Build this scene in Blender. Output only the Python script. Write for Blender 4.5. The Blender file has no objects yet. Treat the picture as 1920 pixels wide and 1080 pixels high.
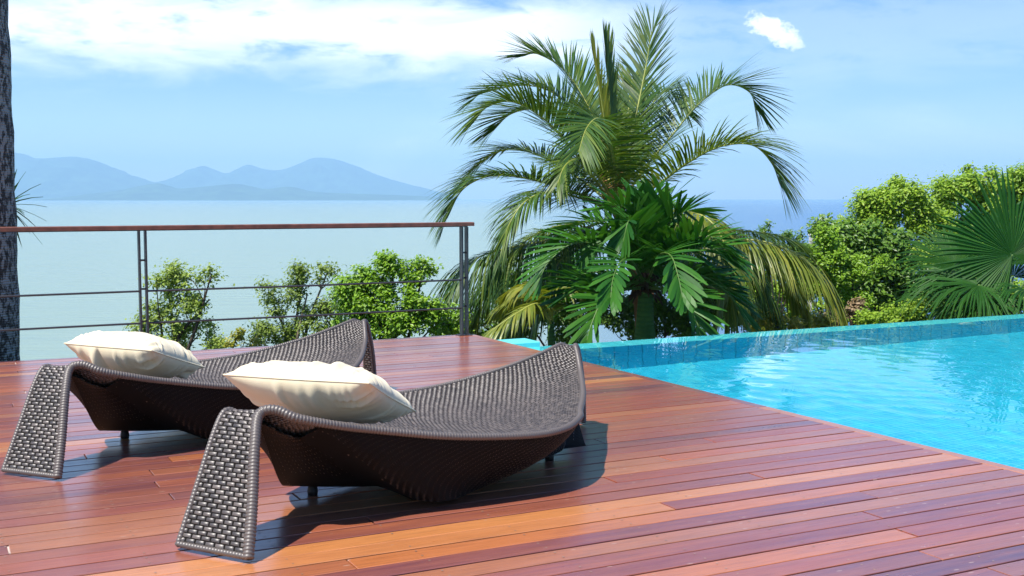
import bpy, math, random
import numpy as np
from mathutils import Vector, Euler
R = math.radians
SC = bpy.context.scene
COL = SC.collection
rng = np.random.default_rng(7)
random.seed(7)

# ------------------------------------------------------------------ camera, sky, sun, exposure
F, H = 2150.0, 1.3
PITCH = math.atan(168 / F)
cam = bpy.data.cameras.new('camera')
cam.sensor_width = 36
cam.lens = F / 1920 * 36
cam.clip_start = 0.05
cam.clip_end = 60000
cam_ob = bpy.data.objects.new('camera', cam)
COL.objects.link(cam_ob)
cam_ob.location = (0, 0, H)
cam_ob.rotation_euler = (R(90) - PITCH, 0, 0)
SC.camera = cam_ob

SUN_DIR = Vector((0.38, 0.35, -1.0)).normalized()          # the way the light travels
SUN_EL = math.asin(-SUN_DIR.z)
SUN_AZ = math.atan2(-SUN_DIR.x, -SUN_DIR.y)                 # clockwise from +Y
SKY_STRENGTH, SUN_STRENGTH, EXPOSURE = 0.094, 4.8, 0.62

world = bpy.data.worlds.new('World')
SC.world = world
world.use_nodes = True


def build_world():
    nt = world.node_tree
    nt.nodes.clear()
    N = nt.nodes.new
    L = nt.links.new
    out = N('ShaderNodeOutputWorld')
    bg = N('ShaderNodeBackground')
    bg.inputs['Strength'].default_value = SKY_STRENGTH
    L(bg.outputs[0], out.inputs[0])
    sky = N('ShaderNodeTexSky')
    sky.sky_type = 'NISHITA'
    sky.sun_disc = False
    sky.sun_elevation = SUN_EL
    sky.sun_rotation = SUN_AZ % (2 * math.pi)
    sky.air_density = 1.0
    sky.dust_density = 0.3
    sky.ozone_density = 1.6
    hsv = N('ShaderNodeHueSaturation')
    hsv.inputs['Hue'].default_value = 0.512
    hsv.inputs['Saturation'].default_value = 1.60
    hsv.inputs['Value'].default_value = 1.0
    L(sky.outputs[0], hsv.inputs['Color'])
    tc = N('ShaderNodeTexCoord')
    sep = N('ShaderNodeSeparateXYZ')
    L(tc.outputs['Generated'], sep.inputs[0])

    def m(op, a, b=None, c=None, clamp=False):
        n = N('ShaderNodeMath')
        n.operation = op
        n.use_clamp = clamp
        for i, v in enumerate((a, b, c)):
            if v is None:
                continue
            if isinstance(v, (int, float)):
                n.inputs[i].default_value = v
            else:
                L(v, n.inputs[i])
        return n.outputs[0]

    def smooth(v, a, b):
        n = N('ShaderNodeMapRange')
        n.interpolation_type = 'SMOOTHSTEP'
        L(v, n.inputs['Value'])
        n.inputs['From Min'].default_value = a
        n.inputs['From Max'].default_value = b
        return n.outputs[0]
    az = m('MULTIPLY', m('ARCTAN2', sep.outputs[0], sep.outputs[1]), 180 / math.pi)
    el = m('MULTIPLY', m('ARCSINE', sep.outputs[2]), 180 / math.pi)

    def noise(sx, sy, seed, detail=8, rough=0.55, dist=0.0):
        cx = N('ShaderNodeCombineXYZ')
        L(m('MULTIPLY', az, sx), cx.inputs[0])
        L(m('MULTIPLY', el, sy), cx.inputs[1])
        cx.inputs[2].default_value = seed
        n = N('ShaderNodeTexNoise')
        n.inputs['Scale'].default_value = 1.0
        n.inputs['Detail'].default_value = detail
        n.inputs['Roughness'].default_value = rough
        n.inputs['Distortion'].default_value = dist
        L(cx.outputs[0], n.inputs['Vector'])
        return n.outputs[0]
    # a long bank of cloud lying over the sea, left of the view, torn at its edges
    n1 = noise(0.11, 0.42, 3.1, 9, 0.58, 0.6)
    n2 = noise(0.32, 0.95, 7.7, 6, 0.6, 0.3)
    w = m('ADD', el, m('MULTIPLY', m('SUBTRACT', n1, 0.5), 5.0))
    band = m('MULTIPLY', smooth(w, 4.8, 7.6), m('SUBTRACT', 1.0, smooth(w, 8.2, 11.0)))
    band = m('MULTIPLY', band, smooth(n2, 0.2, 0.52))
    side = m('SUBTRACT', 1.0, m('MULTIPLY', smooth(az, 0, 10), 0.75))
    band = m('MULTIPLY', band, side)
    # thin high veil everywhere
    veil = m('MULTIPLY', smooth(noise(0.06, 0.16, 12.4, 7, 0.6, 0.8), 0.44, 0.80), m('SUBTRACT', 0.55, m('MULTIPLY', smooth(az, 0, 16), 0.25)))
    # one small cumulus on the right
    wn = noise(1.5, 2.2, 21.0, 8, 0.62, 0.3)
    wn2 = noise(1.5, 2.2, 33.0, 8, 0.62, 0.3)
    da = m('ADD', m('SUBTRACT', az, 12.75), m('MULTIPLY', m('SUBTRACT', wn, 0.5), 1.6))
    de = m('ADD', m('SUBTRACT', el, 7.95), m('MULTIPLY', m('SUBTRACT', wn2, 0.5), 1.1))
    de = m('ADD', de, m('MULTIPLY', da, 0.42))
    rr = m('ADD', m('POWER', m('DIVIDE', da, 1.45), 2.0), m('POWER', m('DIVIDE', de, 0.62), 2.0))
    puff = m('SUBTRACT', 1.0, smooth(m('ADD', rr, m('MULTIPLY', m('SUBTRACT', noise(3.4, 4.6, 50.0, 6, 0.6), 0.5), 1.0)), 0.15, 1.5))
    dens = m('MAXIMUM', m('MAXIMUM', m('MULTIPLY', band, 0.95), veil), puff, clamp=True)
    mix = N('ShaderNodeMix')
    mix.data_type = 'RGBA'
    L(dens, mix.inputs['Factor'])
    L(hsv.outputs[0], mix.inputs['A'])
    mix.inputs['B'].default_value = (10.5, 10.9, 11.2, 1)
    L(mix.outputs['Result'], bg.inputs['Color'])


build_world()
sun = bpy.data.lights.new('sun', 'SUN')
sun.energy = SUN_STRENGTH
sun.angle = R(0.5)
sun.color = (1.0, 0.95, 0.87)
sun_ob = bpy.data.objects.new('sun', sun)
COL.objects.link(sun_ob)
sun_ob.location = (-10, -10, 30)
sun_ob.rotation_euler = SUN_DIR.to_track_quat('-Z', 'Y').to_euler()
sun.cycles.is_caustics_light = True

SC.view_settings.view_transform = 'Standard'
SC.view_settings.look = 'None'
SC.view_settings.exposure = EXPOSURE
SC.view_settings.gamma = 1
SC.view_settings.use_curve_mapping = False
SC.render.engine = 'CYCLES'
SC.cycles.max_bounces = 10
SC.cycles.transparent_max_bounces = 12
SC.cycles.transmission_bounces = 8
SC.cycles.volume_bounces = 1
SC.cycles.sample_clamp_indirect = 6
SC.cycles.use_denoising = True


# ------------------------------------------------------------------ helpers
def ray(px, py):
    dx, dy = (px - 960) / F, (540 - py) / F
    return np.array([dx, math.cos(PITCH) + dy * math.sin(PITCH), -math.sin(PITCH) + dy * math.cos(PITCH)])


def at(px, py, y):
    """the point seen at that place of the photograph (1920 wide), y metres ahead"""
    r = ray(px, py)
    return np.array([0, 0, H]) + r * (y / r[1])


def link(name, me, parent=None, mat=None):
    o = bpy.data.objects.new(name, me)
    COL.objects.link(o)
    if parent is not None:
        o.parent = parent
    if mat is not None and me is not None and not me.materials:
        me.materials.append(mat)
    return o


def empty(name, loc=(0, 0, 0), rz=0.0):
    o = bpy.data.objects.new(name, None)
    COL.objects.link(o)
    o.location = loc
    o.rotation_euler = (0, 0, rz)
    o.empty_display_size = 0.2
    return o


def tag(o, label, cat, group=None, kind=None):
    o['label'] = label
    o['category'] = cat
    if group:
        o['group'] = group
    if kind:
        o['kind'] = kind
    return o


def struct(o):
    o['kind'] = 'structure'
    return o


def mesh_np(name, V, faces, smooth=False, uv=None):
    """V (n,3); faces: (m,k) array or list of such arrays"""
    V = np.asarray(V, np.float32)
    fl = faces if isinstance(faces, list) else [faces]
    fl = [np.asarray(f, np.int32) for f in fl if len(f)]
    me = bpy.data.meshes.new(name)
    me.vertices.add(len(V))
    me.vertices.foreach_set('co', V.ravel())
    nl = sum(f.size for f in fl)
    npoly = sum(len(f) for f in fl)
    me.loops.add(nl)
    me.polygons.add(npoly)
    idx = np.concatenate([f.ravel() for f in fl])
    tot = np.concatenate([np.full(len(f), f.shape[1], np.int32) for f in fl])
    start = np.concatenate([[0], np.cumsum(tot)[:-1]]).astype(np.int32)
    me.loops.foreach_set('vertex_index', idx)
    me.polygons.foreach_set('loop_start', start)
    me.polygons.foreach_set('loop_total', tot)
    me.polygons.foreach_set('use_smooth', np.full(npoly, smooth, bool))
    me.update(calc_edges=True)
    me.validate()
    return me


class MB:
    """collects pieces for ONE mesh"""

    def __init__(s):
        s.V, s.F, s.n = [], {}, 0

    def add(s, V, faces):
        V = np.asarray(V, float).reshape(-1, 3)
        for f in (faces if isinstance(faces, list) and isinstance(faces[0], np.ndarray) else [faces]):
            f = np.asarray(f, int)
            if f.size:
                s.F.setdefault(f.shape[1], []).append(f + s.n)
        s.V.append(V)
        s.n += len(V)
        return s

    def box(s, lo, hi):
        x0, y0, z0 = lo
        x1, y1, z1 = hi
        V = [(x0, y0, z0), (x1, y0, z0), (x1, y1, z0), (x0, y1, z0), (x0, y0, z1), (x1, y0, z1), (x1, y1, z1), (x0, y1, z1)]
        return s.add(V, [(0, 3, 2, 1), (4, 5, 6, 7), (0, 1, 5, 4), (1, 2, 6, 5), (2, 3, 7, 6), (3, 0, 4, 7)])

    def bevel_box(s, lo, hi, b):
        x0, y0, z0 = lo
        x1, y1, z1 = hi
        V = [(x0, y0, z0), (x1, y0, z0), (x1, y1, z0), (x0, y1, z0),
             (x0, y0, z1 - b), (x1, y0, z1 - b), (x1, y1, z1 - b), (x0, y1, z1 - b),
             (x0 + b, y0 + b, z1), (x1 - b, y0 + b, z1), (x1 - b, y1 - b, z1), (x0 + b, y1 - b, z1)]
        f = [(0, 3, 2, 1), (8, 9, 10, 11)]
        for i in range(4):
            j = (i + 1) % 4
            f += [(i, j, j + 4, i + 4), (i + 4, j + 4, j + 8, i + 8)]
        return s.add(V, f)

    def grid(s, P, closed_b=False):
        P = np.asarray(P)
        a, b = P.shape[:2]
        i = np.arange(a * b).reshape(a, b)
        if closed_b:
            i = np.concatenate([i, i[:, :1]], 1)
        q = np.stack([i[:-1, :-1], i[:-1, 1:], i[1:, 1:], i[1:, :-1]], -1).reshape(-1, 4)
        return s.add(P.reshape(-1, 3), q)

    def tube(s, path, radius, sides=8, caps=True):
        P = np.asarray(path, float)
        n = len(P)
        r = np.broadcast_to(np.asarray(radius, float), (n,))
        T = np.gradient(P, axis=0)
        T /= np.linalg.norm(T, axis=1, keepdims=True) + 1e-12
        ref = np.array([0, 0, 1.0]) if abs(T[0][2]) < 0.9 else np.array([1.0, 0, 0])
        A = np.zeros_like(P)
        a = ref - T[0] * (ref @ T[0])
        for i in range(n):
            a = a - T[i] * (a @ T[i])
            a /= np.linalg.norm(a) + 1e-12
            A[i] = a
        B = np.cross(T, A)
        t = np.arange(sides) / sides * 2 * math.pi
        G = P[:, None] + r[:, None, None] * (A[:, None] * np.cos(t)[None, :, None] + B[:, None] * np.sin(t)[None, :, None])
        base = s.n
        s.grid(G, closed_b=True)
        if caps:
            s.F.setdefault(sides, []).append(np.array([list(range(base + sides - 1, base - 1, -1)), list(range(s.n - sides, s.n))]))
        return s

    def build(s, name, mat=None, parent=None, smooth=False):
        me = mesh_np(name, np.concatenate(s.V), [np.concatenate(v) for v in s.F.values()], smooth)
        return link(name, me, parent, mat)


def spline(pts, n, closed=False):
    """Catmull-Rom through pts, resampled to n evenly spaced points"""
    P = np.asarray(pts, float)
    if closed:
        Q = np.concatenate([P[-1:], P, P[:2]])
    else:
        Q = np.concatenate([2 * P[:1] - P[1:2], P, 2 * P[-1:] - P[-2:-1]])
    out = []
    for i in range(len(Q) - 3):
        p0, p1, p2, p3 = Q[i:i + 4]
        t = np.linspace(0, 1, 24, endpoint=False)[:, None]
        out.append(0.5 * ((2 * p1) + (-p0 + p2) * t + (2 * p0 - 5 * p1 + 4 * p2 - p3) * t ** 2 + (-p0 + 3 * p1 - 3 * p2 + p3) * t ** 3))
    out.append(Q[-2][None])
    C = np.concatenate(out)
    d = np.concatenate([[0], np.cumsum(np.linalg.norm(np.diff(C, axis=0), axis=1))])
    s = np.linspace(0, d[-1], n + 1)[:-1] if closed else np.linspace(0, d[-1], n)
    return np.stack([np.interp(s, d, C[:, k]) for k in range(3)], 1)


def norm(v):
    return v / (np.linalg.norm(v, axis=-1, keepdims=True) + 1e-12)


# ------------------------------------------------------------------ materials
class NT:
    def __init__(s, name):
        s.m = bpy.data.materials.new(name)
        s.m.use_nodes = True
        s.t = s.m.node_tree
        s.b = s.t.nodes['Principled BSDF']
        s.out = s.t.nodes['Material Output']

    def n(s, kind, **kw):
        x = s.t.nodes.new(kind)
        for k, v in kw.items():
            if hasattr(x, k):
                setattr(x, k, v)
            else:
                s.put(x.inputs[k.replace('_', ' ')], v)
        return x

    def put(s, sock, v):
        if isinstance(v, bpy.types.NodeSocket):
            s.t.links.new(v, sock)
        elif isinstance(v, (tuple, list)) and len(v) == 3 and sock.type == 'RGBA':
            sock.default_value = (*v, 1)
        else:
            sock.default_value = v

    def coord(s, which='Object', scale=(1, 1, 1), add=None):
        tc = s.n('ShaderNodeTexCoord')
        mp = s.n('ShaderNodeMapping')
        mp.inputs['Scale'].default_value = scale
        src = tc.outputs[which]
        if add is not None:
            va = s.n('ShaderNodeVectorMath')
            va.operation = 'ADD'
            s.put(va.inputs[0], src)
            s.put(va.inputs[1], add)
            src = va.outputs[0]
        s.put(mp.inputs['Vector'], src)
        return mp.outputs[0]

    def noise(s, vec, scale=5, detail=4, rough=0.5, dist=0.0):
        return s.n('ShaderNodeTexNoise', Vector=vec, Scale=scale, Detail=detail, Roughness=rough, Distortion=dist).outputs[0]

    def ramp(s, fac, stops, interp='LINEAR'):
        r = s.n('ShaderNodeValToRGB')
        r.color_ramp.interpolation = interp
        el = r.color_ramp.elements
        while len(el) < len(stops):
            el.new(0.5)
        for e, (p, c) in zip(el, stops):
            e.position = p
            e.color = (*c, 1) if len(c) == 3 else c
        s.put(r.inputs[0], fac)
        return r.outputs[0]

    def mix(s, fac, a, b, mode='MIX'):
        x = s.n('ShaderNodeMix')
        x.data_type = 'RGBA'
        x.blend_type = mode
        s.put(x.inputs[0], fac)
        s.put(x.inputs[6], a)
        s.put(x.inputs[7], b)
        return x.outputs[2]

    def math(s, op, a, b=0.0, clamp=False):
        x = s.n('ShaderNodeMath')
        x.operation = op
        x.use_clamp = clamp
        s.put(x.inputs[0], a)
        s.put(x.inputs[1], b)
        return x.outputs[0]

    def bump(s, h, strength=0.3, dist=0.01):
        s.put(s.b.inputs['Normal'], s.n('ShaderNodeBump', Height=h, Strength=strength, Distance=dist).outputs[0])

    def set(s, **kw):
        for k, v in kw.items():
            s.put(s.b.inputs[k.replace('_', ' ')], v)
        return s


def simple(name, col, rough=0.5, var=0.15, scale=8, bump=0.0, metallic=0.0, spec=0.5):
    t = NT(name)
    n = t.noise(t.coord(), scale, 5, 0.6)
    lo = tuple(c * (1 - var) for c in col)
    hi = tuple(min(1, c * (1 + var)) for c in col)
    t.set(Base_Color=t.ramp(n, [(0.3, lo), (0.7, hi)]), Roughness=rough, Metallic=metallic, Specular_IOR_Level=spec)
    if bump:
        t.bump(n, bump, 0.01)
    return t.m


def leaf_mat(name, cols, rough=0.4, trans=0.35, spec=0.5, tint=(1.3, 1.25, 0.5)):
    """cols: dark, mid, light; a colour for each leaf (mesh island)"""
    t = NT(name)
    g = t.n('ShaderNodeNewGeometry')
    c = t.ramp(g.outputs['Random Per Island'], [(0.0, cols[0]), (0.5, cols[1]), (1.0, cols[2])])
    oi = t.n('ShaderNodeObjectInfo')
    c = t.mix(0.35, c, t.ramp(oi.outputs['Random'], [(0, cols[0]), (0.5, cols[1]), (1, cols[2])]))
    t.set(Base_Color=c, Roughness=rough, Specular_IOR_Level=spec)
    tr = t.n('ShaderNodeBsdfTranslucent')
    t.put(tr.inputs[0], t.mix(1.0, c, (*tint, 1), 'MULTIPLY'))
    ms = t.n('ShaderNodeMixShader')
    ms.inputs[0].default_value = trans
    t.t.links.new(t.b.outputs[0], ms.inputs[1])
    t.t.links.new(tr.outputs[0], ms.inputs[2])
    t.t.links.new(ms.outputs[0], t.out.inputs[0])
    return t.m


def plank_mat():
    t = NT('oiled_hardwood')
    oi = t.n('ShaderNodeObjectInfo')
    rnd = oi.outputs['Random']
    off = t.n('ShaderNodeCombineXYZ', X=t.math('MULTIPLY', rnd, 91.0), Y=t.math('MULTIPLY', rnd, 37.0), Z=t.math('MULTIPLY', rnd, 53.0)).outputs[0]
    base = t.ramp(rnd, [(0.0, (0.13, 0.050, 0.066)), (0.16, (0.34, 0.080, 0.040)), (0.30, (0.20, 0.070, 0.078)), (0.45, (0.45, 0.125, 0.048)),
                        (0.58, (0.22, 0.072, 0.066)), (0.70, (0.56, 0.185, 0.056)), (0.80, (0.18, 0.064, 0.072)), (0.92, (0.66, 0.26, 0.08)), (1.0, (0.34, 0.100, 0.066))])
    g1 = t.noise(t.coord('Object', (0.7, 9, 9), off), 2.2, 6, 0.6, 0.4)
    g2 = t.noise(t.coord('Object', (3, 90, 60), off), 1.6, 5, 0.65, 0.2)
    c = t.mix(t.ramp(g1, [(0.35, (0, 0, 0)), (0.7, (1, 1, 1))]), base, t.mix(0.30, base, (0.62, 0.20, 0.055)))
    c = t.mix(t.math('MULTIPLY', t.ramp(g2, [(0.45, (0, 0, 0)), (0.62, (1, 1, 1))]), 0.45), c, t.mix(0.6, c, (0.05, 0.014, 0.012)))
    # pale scuffs, chips and screw plugs
    v = t.n('ShaderNodeTexVoronoi', Vector=t.coord('Object', (5, 16, 8), off), Scale=1.6)
    sp = t.math('MULTIPLY', t.math('LESS_THAN', v.outputs['Distance'], 0.11), t.math('GREATER_THAN', t.noise(t.coord('Object', (1, 1, 1), off), 3.0), 0.53))
    s2 = t.math('GREATER_THAN', t.noise(t.coord('Object', (9, 55, 30), off), 1.0, 4, 0.6), 0.765)
    c = t.mix(t.math('MULTIPLY', t.math('MAXIMUM', sp, s2), 0.6), c, (0.55, 0.36, 0.27))
    rough = t.ramp(t.noise(t.coord('Object', (1.2, 6, 6), off), 2.5, 4, 0.6), [(0.3, (0.27,) * 3), (0.75, (0.46,) * 3)])
    t.set(Base_Color=c, Roughness=rough, Specular_IOR_Level=0.75, Coat_Weight=1.0, Coat_Roughness=0.25)
    t.bump(t.math('ADD', t.math('MULTIPLY', g2, 0.6), g1), 0.16, 0.004)
    return t.m


def wicker_mat(name, c1, c2, rough=0.40):
    t = NT(name)
    g = t.n('ShaderNodeNewGeometry')
    c = t.ramp(g.outputs['Random Per Island'], [(0.0, c1), (0.6, c2), (1.0, tuple(x * 1.5 for x in c2))])
    t.set(Base_Color=c, Roughness=rough, Specular_IOR_Level=1.0)
    return t.m


M_PLANK = plank_mat()
M_JOIST = simple('dark_joist', (0.012, 0.007, 0.006), 0.8)
M_STRAND = wicker_mat('resin_strand', (0.044, 0.035, 0.029), (0.090, 0.073, 0.061), 0.46)
M_STRAND_BOUNCE = wicker_mat('brown_bounce_strand', (0.065, 0.042, 0.026), (0.165, 0.108, 0.066))  # brown resin, lightened and warmed to paint in light bounced off the deck
M_WICKER_SHADE = simple('wicker_shade', (0.005, 0.004, 0.003), 0.8, spec=0.2)  # near-black sheet behind the strands: shade in the gaps put into colour
M_RUBBER = simple('black_rubber', (0.01, 0.01, 0.011), 0.6)
M_STEEL = simple('dark_painted_steel', (0.035, 0.036, 0.04), 0.42, 0.2, 30, spec=0.6)
M_RAILWOOD = simple('red_handrail_wood', (0.17, 0.062, 0.040), 0.35, 0.35, 14, 0.1)
M_WHITE = simple('white_paint', (0.78, 0.78, 0.76), 0.5, 0.06)


def fabric():
    t = NT('cream_canvas')
    n = t.noise(t.coord(), 7, 5, 0.6)
    w = t.noise(t.coord('Object', (1, 1, 1)), 260, 2, 0.5)
    t.set(Base_Color=t.ramp(n, [(0.3, (0.76, 0.64, 0.42)), (0.7, (0.82, 0.72, 0.51))]), Roughness=0.75, Sheen_Weight=0.2, Specular_IOR_Level=0.3)
    t.bump(t.math('ADD', t.math('MULTIPLY', w, 0.25), n), 0.25, 0.006)
    return t.m


M_FABRIC = fabric()

# ------------------------------------------------------------------ deck
A_ANG = R(62.8)                       # the boards run this far to the right of straight ahead
DECK_RZ = R(90) - A_ANG               # deck frame: x along the boards, y towards the sea
UAX = np.array([math.sin(A_ANG), math.cos(A_ANG), 0])
VAX = np.array([-math.cos(A_ANG), math.sin(A_ANG), 0])


def uv2w(u, v, z=0.0):
    return UAX * u + VAX * v + np.array([0, 0, z])


POOL_U, DECK_V = 4.68, 9.93
deck = empty('deck', (0, 0, 0), DECK_RZ)
struct(deck)
PITCH_V = 0.1245
v = 0.9
rows, joints = [], []
while v < DECK_V - 0.05:
    rows.append(v)
    v += PITCH_V
rr = random.Random(3)
for r, v in enumerate(rows):
    v1 = min(v + PITCH_V - 0.0105, DECK_V)
    cuts = [-2.6, POOL_U - 0.075]
    j = rr.uniform(0.2, 1.6) if r % 2 else rr.uniform(2.3, 3.9)
    cuts.insert(1, j)
    joints.append((j, v, v1))
    for a, b in zip(cuts[:-1], cuts[1:]):
        dz = rr.uniform(-0.0012, 0.0012)
        MB().bevel_box((a + 0.0032, v, -0.028), (b - 0.0032, v1, dz), 0.0018).build('plank', M_PLANK, deck)
v = 0.9
while v < DECK_V - 0.1:
    b = min(v + 2.35, DECK_V)
    MB().bevel_box((POOL_U - 0.0715, v + 0.002, -0.05), (POOL_U, b - 0.002, -0.002), 0.004).build('edge_board', M_PLANK, deck)
    v += 2.35
fil = MB()
for j, v, v1 in joints:
    if rr.random() < 0.25:
        fil.box((j - .0030, v + rr.uniform(.002, .03), -.02), (j + .0030, v1 - rr.uniform(.002, .03), -.0022))
fil.build('joint_filler', simple('pale_filler', (0.50, 0.38, 0.31), 0.8, 0.3, 9), deck)['kind'] = 'stuff'
plug = MB()
for r, v in enumerate(rows):
    for u in np.arange(-2.47, POOL_U - 0.1, 0.45):
        for w in (0.028, 0.088):
            if rr.random() < 0.8:
                th = np.arange(6) / 6 * 2 * math.pi
                c = (u + rr.uniform(-.004, .004), v + w)
                plug.add(np.stack([c[0] + .0046 * np.cos(th), c[1] + .0046 * np.sin(th), np.full(6, .0018)], 1), [tuple(range(6))])
plug.build('screw_head', simple('dull_screw', (0.30, 0.20, 0.15), 0.5, 0.4, 3), deck)['kind'] = 'stuff'
sub = MB()
for u in np.arange(-2.5, POOL_U - 0.1, 0.45):
    sub.box((u, 0.9, -0.16), (u + 0.06, DECK_V - 0.03, -0.030))
sub.box((-2.6, DECK_V - 0.028, -0.22), (POOL_U - 0.01, DECK_V - 0.001, -0.031))
sub.build('joist', M_JOIST, deck)['kind'] = 'stuff'

# ------------------------------------------------------------------ pool
WATER_Z, WALL_V0, WALL_V1, POOL_U1, POOL_D = -0.055, 8.87, 9.20, 16.0, -1.35


def tile_mat(name, c1, c2, rough=0.25):
    t = NT(name)
    oi = t.n('ShaderNodeObjectInfo')
    c = t.ramp(oi.outputs['Random'], [(0, c1), (1, c2)])
    n = t.noise(t.coord(), 9, 4, 0.6)
    c = t.mix(t.math('MULTIPLY', n, 0.4), c, c2)
    t.set(Base_Color=c, Roughness=rough)
    return t.m


def mosaic_mat():
    t = NT('pool_floor_mosaic')
    b = t.n('ShaderNodeTexBrick', Vector=t.coord(), Scale=1.0, offset=0.0)
    b.inputs['Color1'].default_value = (0.006, 0.53, 0.73, 1)
    b.inputs['Color2'].default_value = (0.012, 0.58, 0.77, 1)
    b.inputs['Mortar'].default_value = (0.10, 0.70, 0.82, 1)
    b.inputs['Mortar Size'].default_value = 0.005
    b.inputs['Brick Width'].default_value = 0.05
    b.inputs['Row Height'].default_value = 0.05
    t.set(Base_Color=b.outputs[0], Roughness=0.4)
    return t.m


M_TILE = tile_mat('turquoise_tile', (0.02, 0.42, 0.62), (0.04, 0.52, 0.70))
M_COPE = tile_mat('pale_turquoise_tile', (0.10, 0.66, 0.70), (0.16, 0.74, 0.76))
M_GROUT = simple('pale_grout', (0.40, 0.62, 0.64), 0.7)
M_MOSAIC = mosaic_mat()

pool = empty('swimming_pool', (0, 0, 0), DECK_RZ)
tag(pool, 'turquoise tiled infinity pool sunk beside the wooden deck', 'pool')
mb = MB()
mb.add([(POOL_U + 0.002, 0.5, POOL_D), (POOL_U1, 0.5, POOL_D), (POOL_U1, WALL_V0, POOL_D), (POOL_U + 0.002, WALL_V0, POOL_D)], [(0, 1, 2, 3)])
flo = mb.build('floor', M_MOSAIC, pool)
mb = MB()
mb.box((POOL_U + 0.0, WALL_V0 + 0.012, -2.4), (POOL_U1, WALL_V1 - 0.012, WATER_Z - 0.022))
mb.build('overflow_wall', M_GROUT, pool)
side = MB()
side.box((POOL_U - 0.20, 0.5, -2.4), (POOL_U - 0.001, WALL_V1, -0.17))
side.box((POOL_U1 + 0.001, 0.5, -2.4), (POOL_U1 + 0.2, WALL_V1, -0.07))
side.box((POOL_U, 0.3, -2.4), (POOL_U1, 0.499, -0.07))
side.build('side_wall', M_MOSAIC, pool)
TW = 0.155
k = 0
u = POOL_U + 0.005
while u < POOL_U1 - TW and k < 62:
    for lo, hi in ((-0.37, -0.082), (-0.66, -0.374), (-0.95, -0.664), (-1.345, -0.954)):
        MB().box((u, WALL_V0 - 0.002, lo), (u + TW - 0.006, WALL_V0 + 0.011, hi)).build('wall_tile', M_TILE, pool)
    MB().bevel_box((u, WALL_V0 + 0.002, WATER_Z - 0.021), (u + TW - 0.005, WALL_V1 - 0.004, WATER_Z - 0.010), 0.002).build('coping_tile', M_COPE, pool)
    u += TW
    k += 1
blk = MB()
blk.bevel_box((POOL_U + 0.02, WALL_V1 + 0.005, -0.7), (POOL_U + 0.34, WALL_V1 + 0.30, -0.012), 0.008)
blk.build('end_pier', M_COPE, pool)
disc = MB()
uu, zz = 10.15, -0.17
th = np.linspace(0, 2 * math.pi, 20, endpoint=False)
disc.tube([(uu, WALL_V0 - 0.002, zz), (uu, WALL_V0 - 0.03, zz), (uu, WALL_V0 - 0.034, zz)], [0.1, 0.095, 0.07], 18)
disc.build('white_wall_disc', M_WHITE, pool, True)  # round white disc set on the face of the overflow wall


def water_mat():
    t = NT('pool_water')
    t.set(Base_Color=(0.86, 0.985, 1.0), Roughness=0.0, Transmission_Weight=1.0, IOR=1.33)
    return t.m


def ripples(X, Y):
    Z = np.zeros_like(X)
    r = np.random.default_rng(5)
    for k in range(38):
        lam = 0.13 * (1.12 ** (k % 20)) * r.uniform(0.9, 1.1)
        th = r.normal(0.5, 0.8)
        Z += lam * (0.0010 if lam > 0.45 else 0.0065) * np.sin(2 * math.pi / lam * (X * math.cos(th) + Y * math.sin(th)) + r.uniform(0, 6.3) + 0.8 * np.sin(X * r.uniform(0.5, 2) + r.uniform(0, 6)) * np.cos(Y * r.uniform(0.5, 2)))
    return Z * 0.07


us = np.concatenate([np.arange(POOL_U + 0.002, 11.5, 0.03), np.arange(11.5, POOL_U1, 0.08)])
vs = np.concatenate([np.arange(0.5, 3.0, 0.12), np.arange(3.0, WALL_V1 + 0.002, 0.03)])
GU, GV = np.meshgrid(us, vs, indexing='ij')
damp = np.clip((WALL_V0 - GV) / 0.4 + 0.12, 0.12, 1)
GP = np.stack([GU, GV, WATER_Z + ripples(GU, GV) * damp], -1)
water = MB().grid(GP[::-1]).build('pool_water', water_mat(), None, True)
water.rotation_euler = (0, 0, DECK_RZ)
struct(water)
water.cycles.is_caustics_caster = True
for o in [o for o in pool.children]:
    o.cycles.is_caustics_receiver = True

# ------------------------------------------------------------------ railing along the seaward edge
rail = empty('railing', tuple(uv2w(0, DECK_V - 0.06)), DECK_RZ)
tag(rail, 'low steel railing with red wooden handrail along the sea edge of the deck', 'railing')
RU1 = 4.56
MB().bevel_box((-2.6, -0.045, 1.040), (RU1 + 0.09, 0.045, 1.076), 0.006).build('handrail', M_RAILWOOD, rail)
MB().box((-2.6, -0.022, 1.032), (RU1 + 0.03, 0.022, 1.0395)).build('rail_plate', M_STEEL, rail)
posts = [RU1, 1.62, -1.32]
for pu in posts:
    for s in (-1, 1):
        c = pu + s * 0.026
        MB().box((c - 0.008, -0.03, 0.0), (c + 0.008, 0.03, 1.0315)).build('post', M_STEEL, rail)
    for z in (0.29, 0.56, 0.80):
        MB().tube([(pu - 0.020, 0, z - 0.012), (pu + 0.020, 0, z - 0.012)], 0.008, 8).build('spacer', M_STEEL, rail)
    MB().bevel_box((pu - 0.07, -0.045, 0.0012), (pu + 0.07, 0.045, 0.008), 0.002).build('base_plate', M_STEEL, rail)
ends = [-2.6, -1.32, 1.62, RU1]
for a, b in zip(ends[:-1], ends[1:]):
    for z in (0.262, 0.53):
        a2 = a if a == -2.6 else a + 0.034
        MB().tube([(a2, 0, z), ((a2 + b) / 2, 0, z - 0.004), (b - 0.034, 0, z)], 0.0085, 8).build('rod', M_STEEL, rail)

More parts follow.
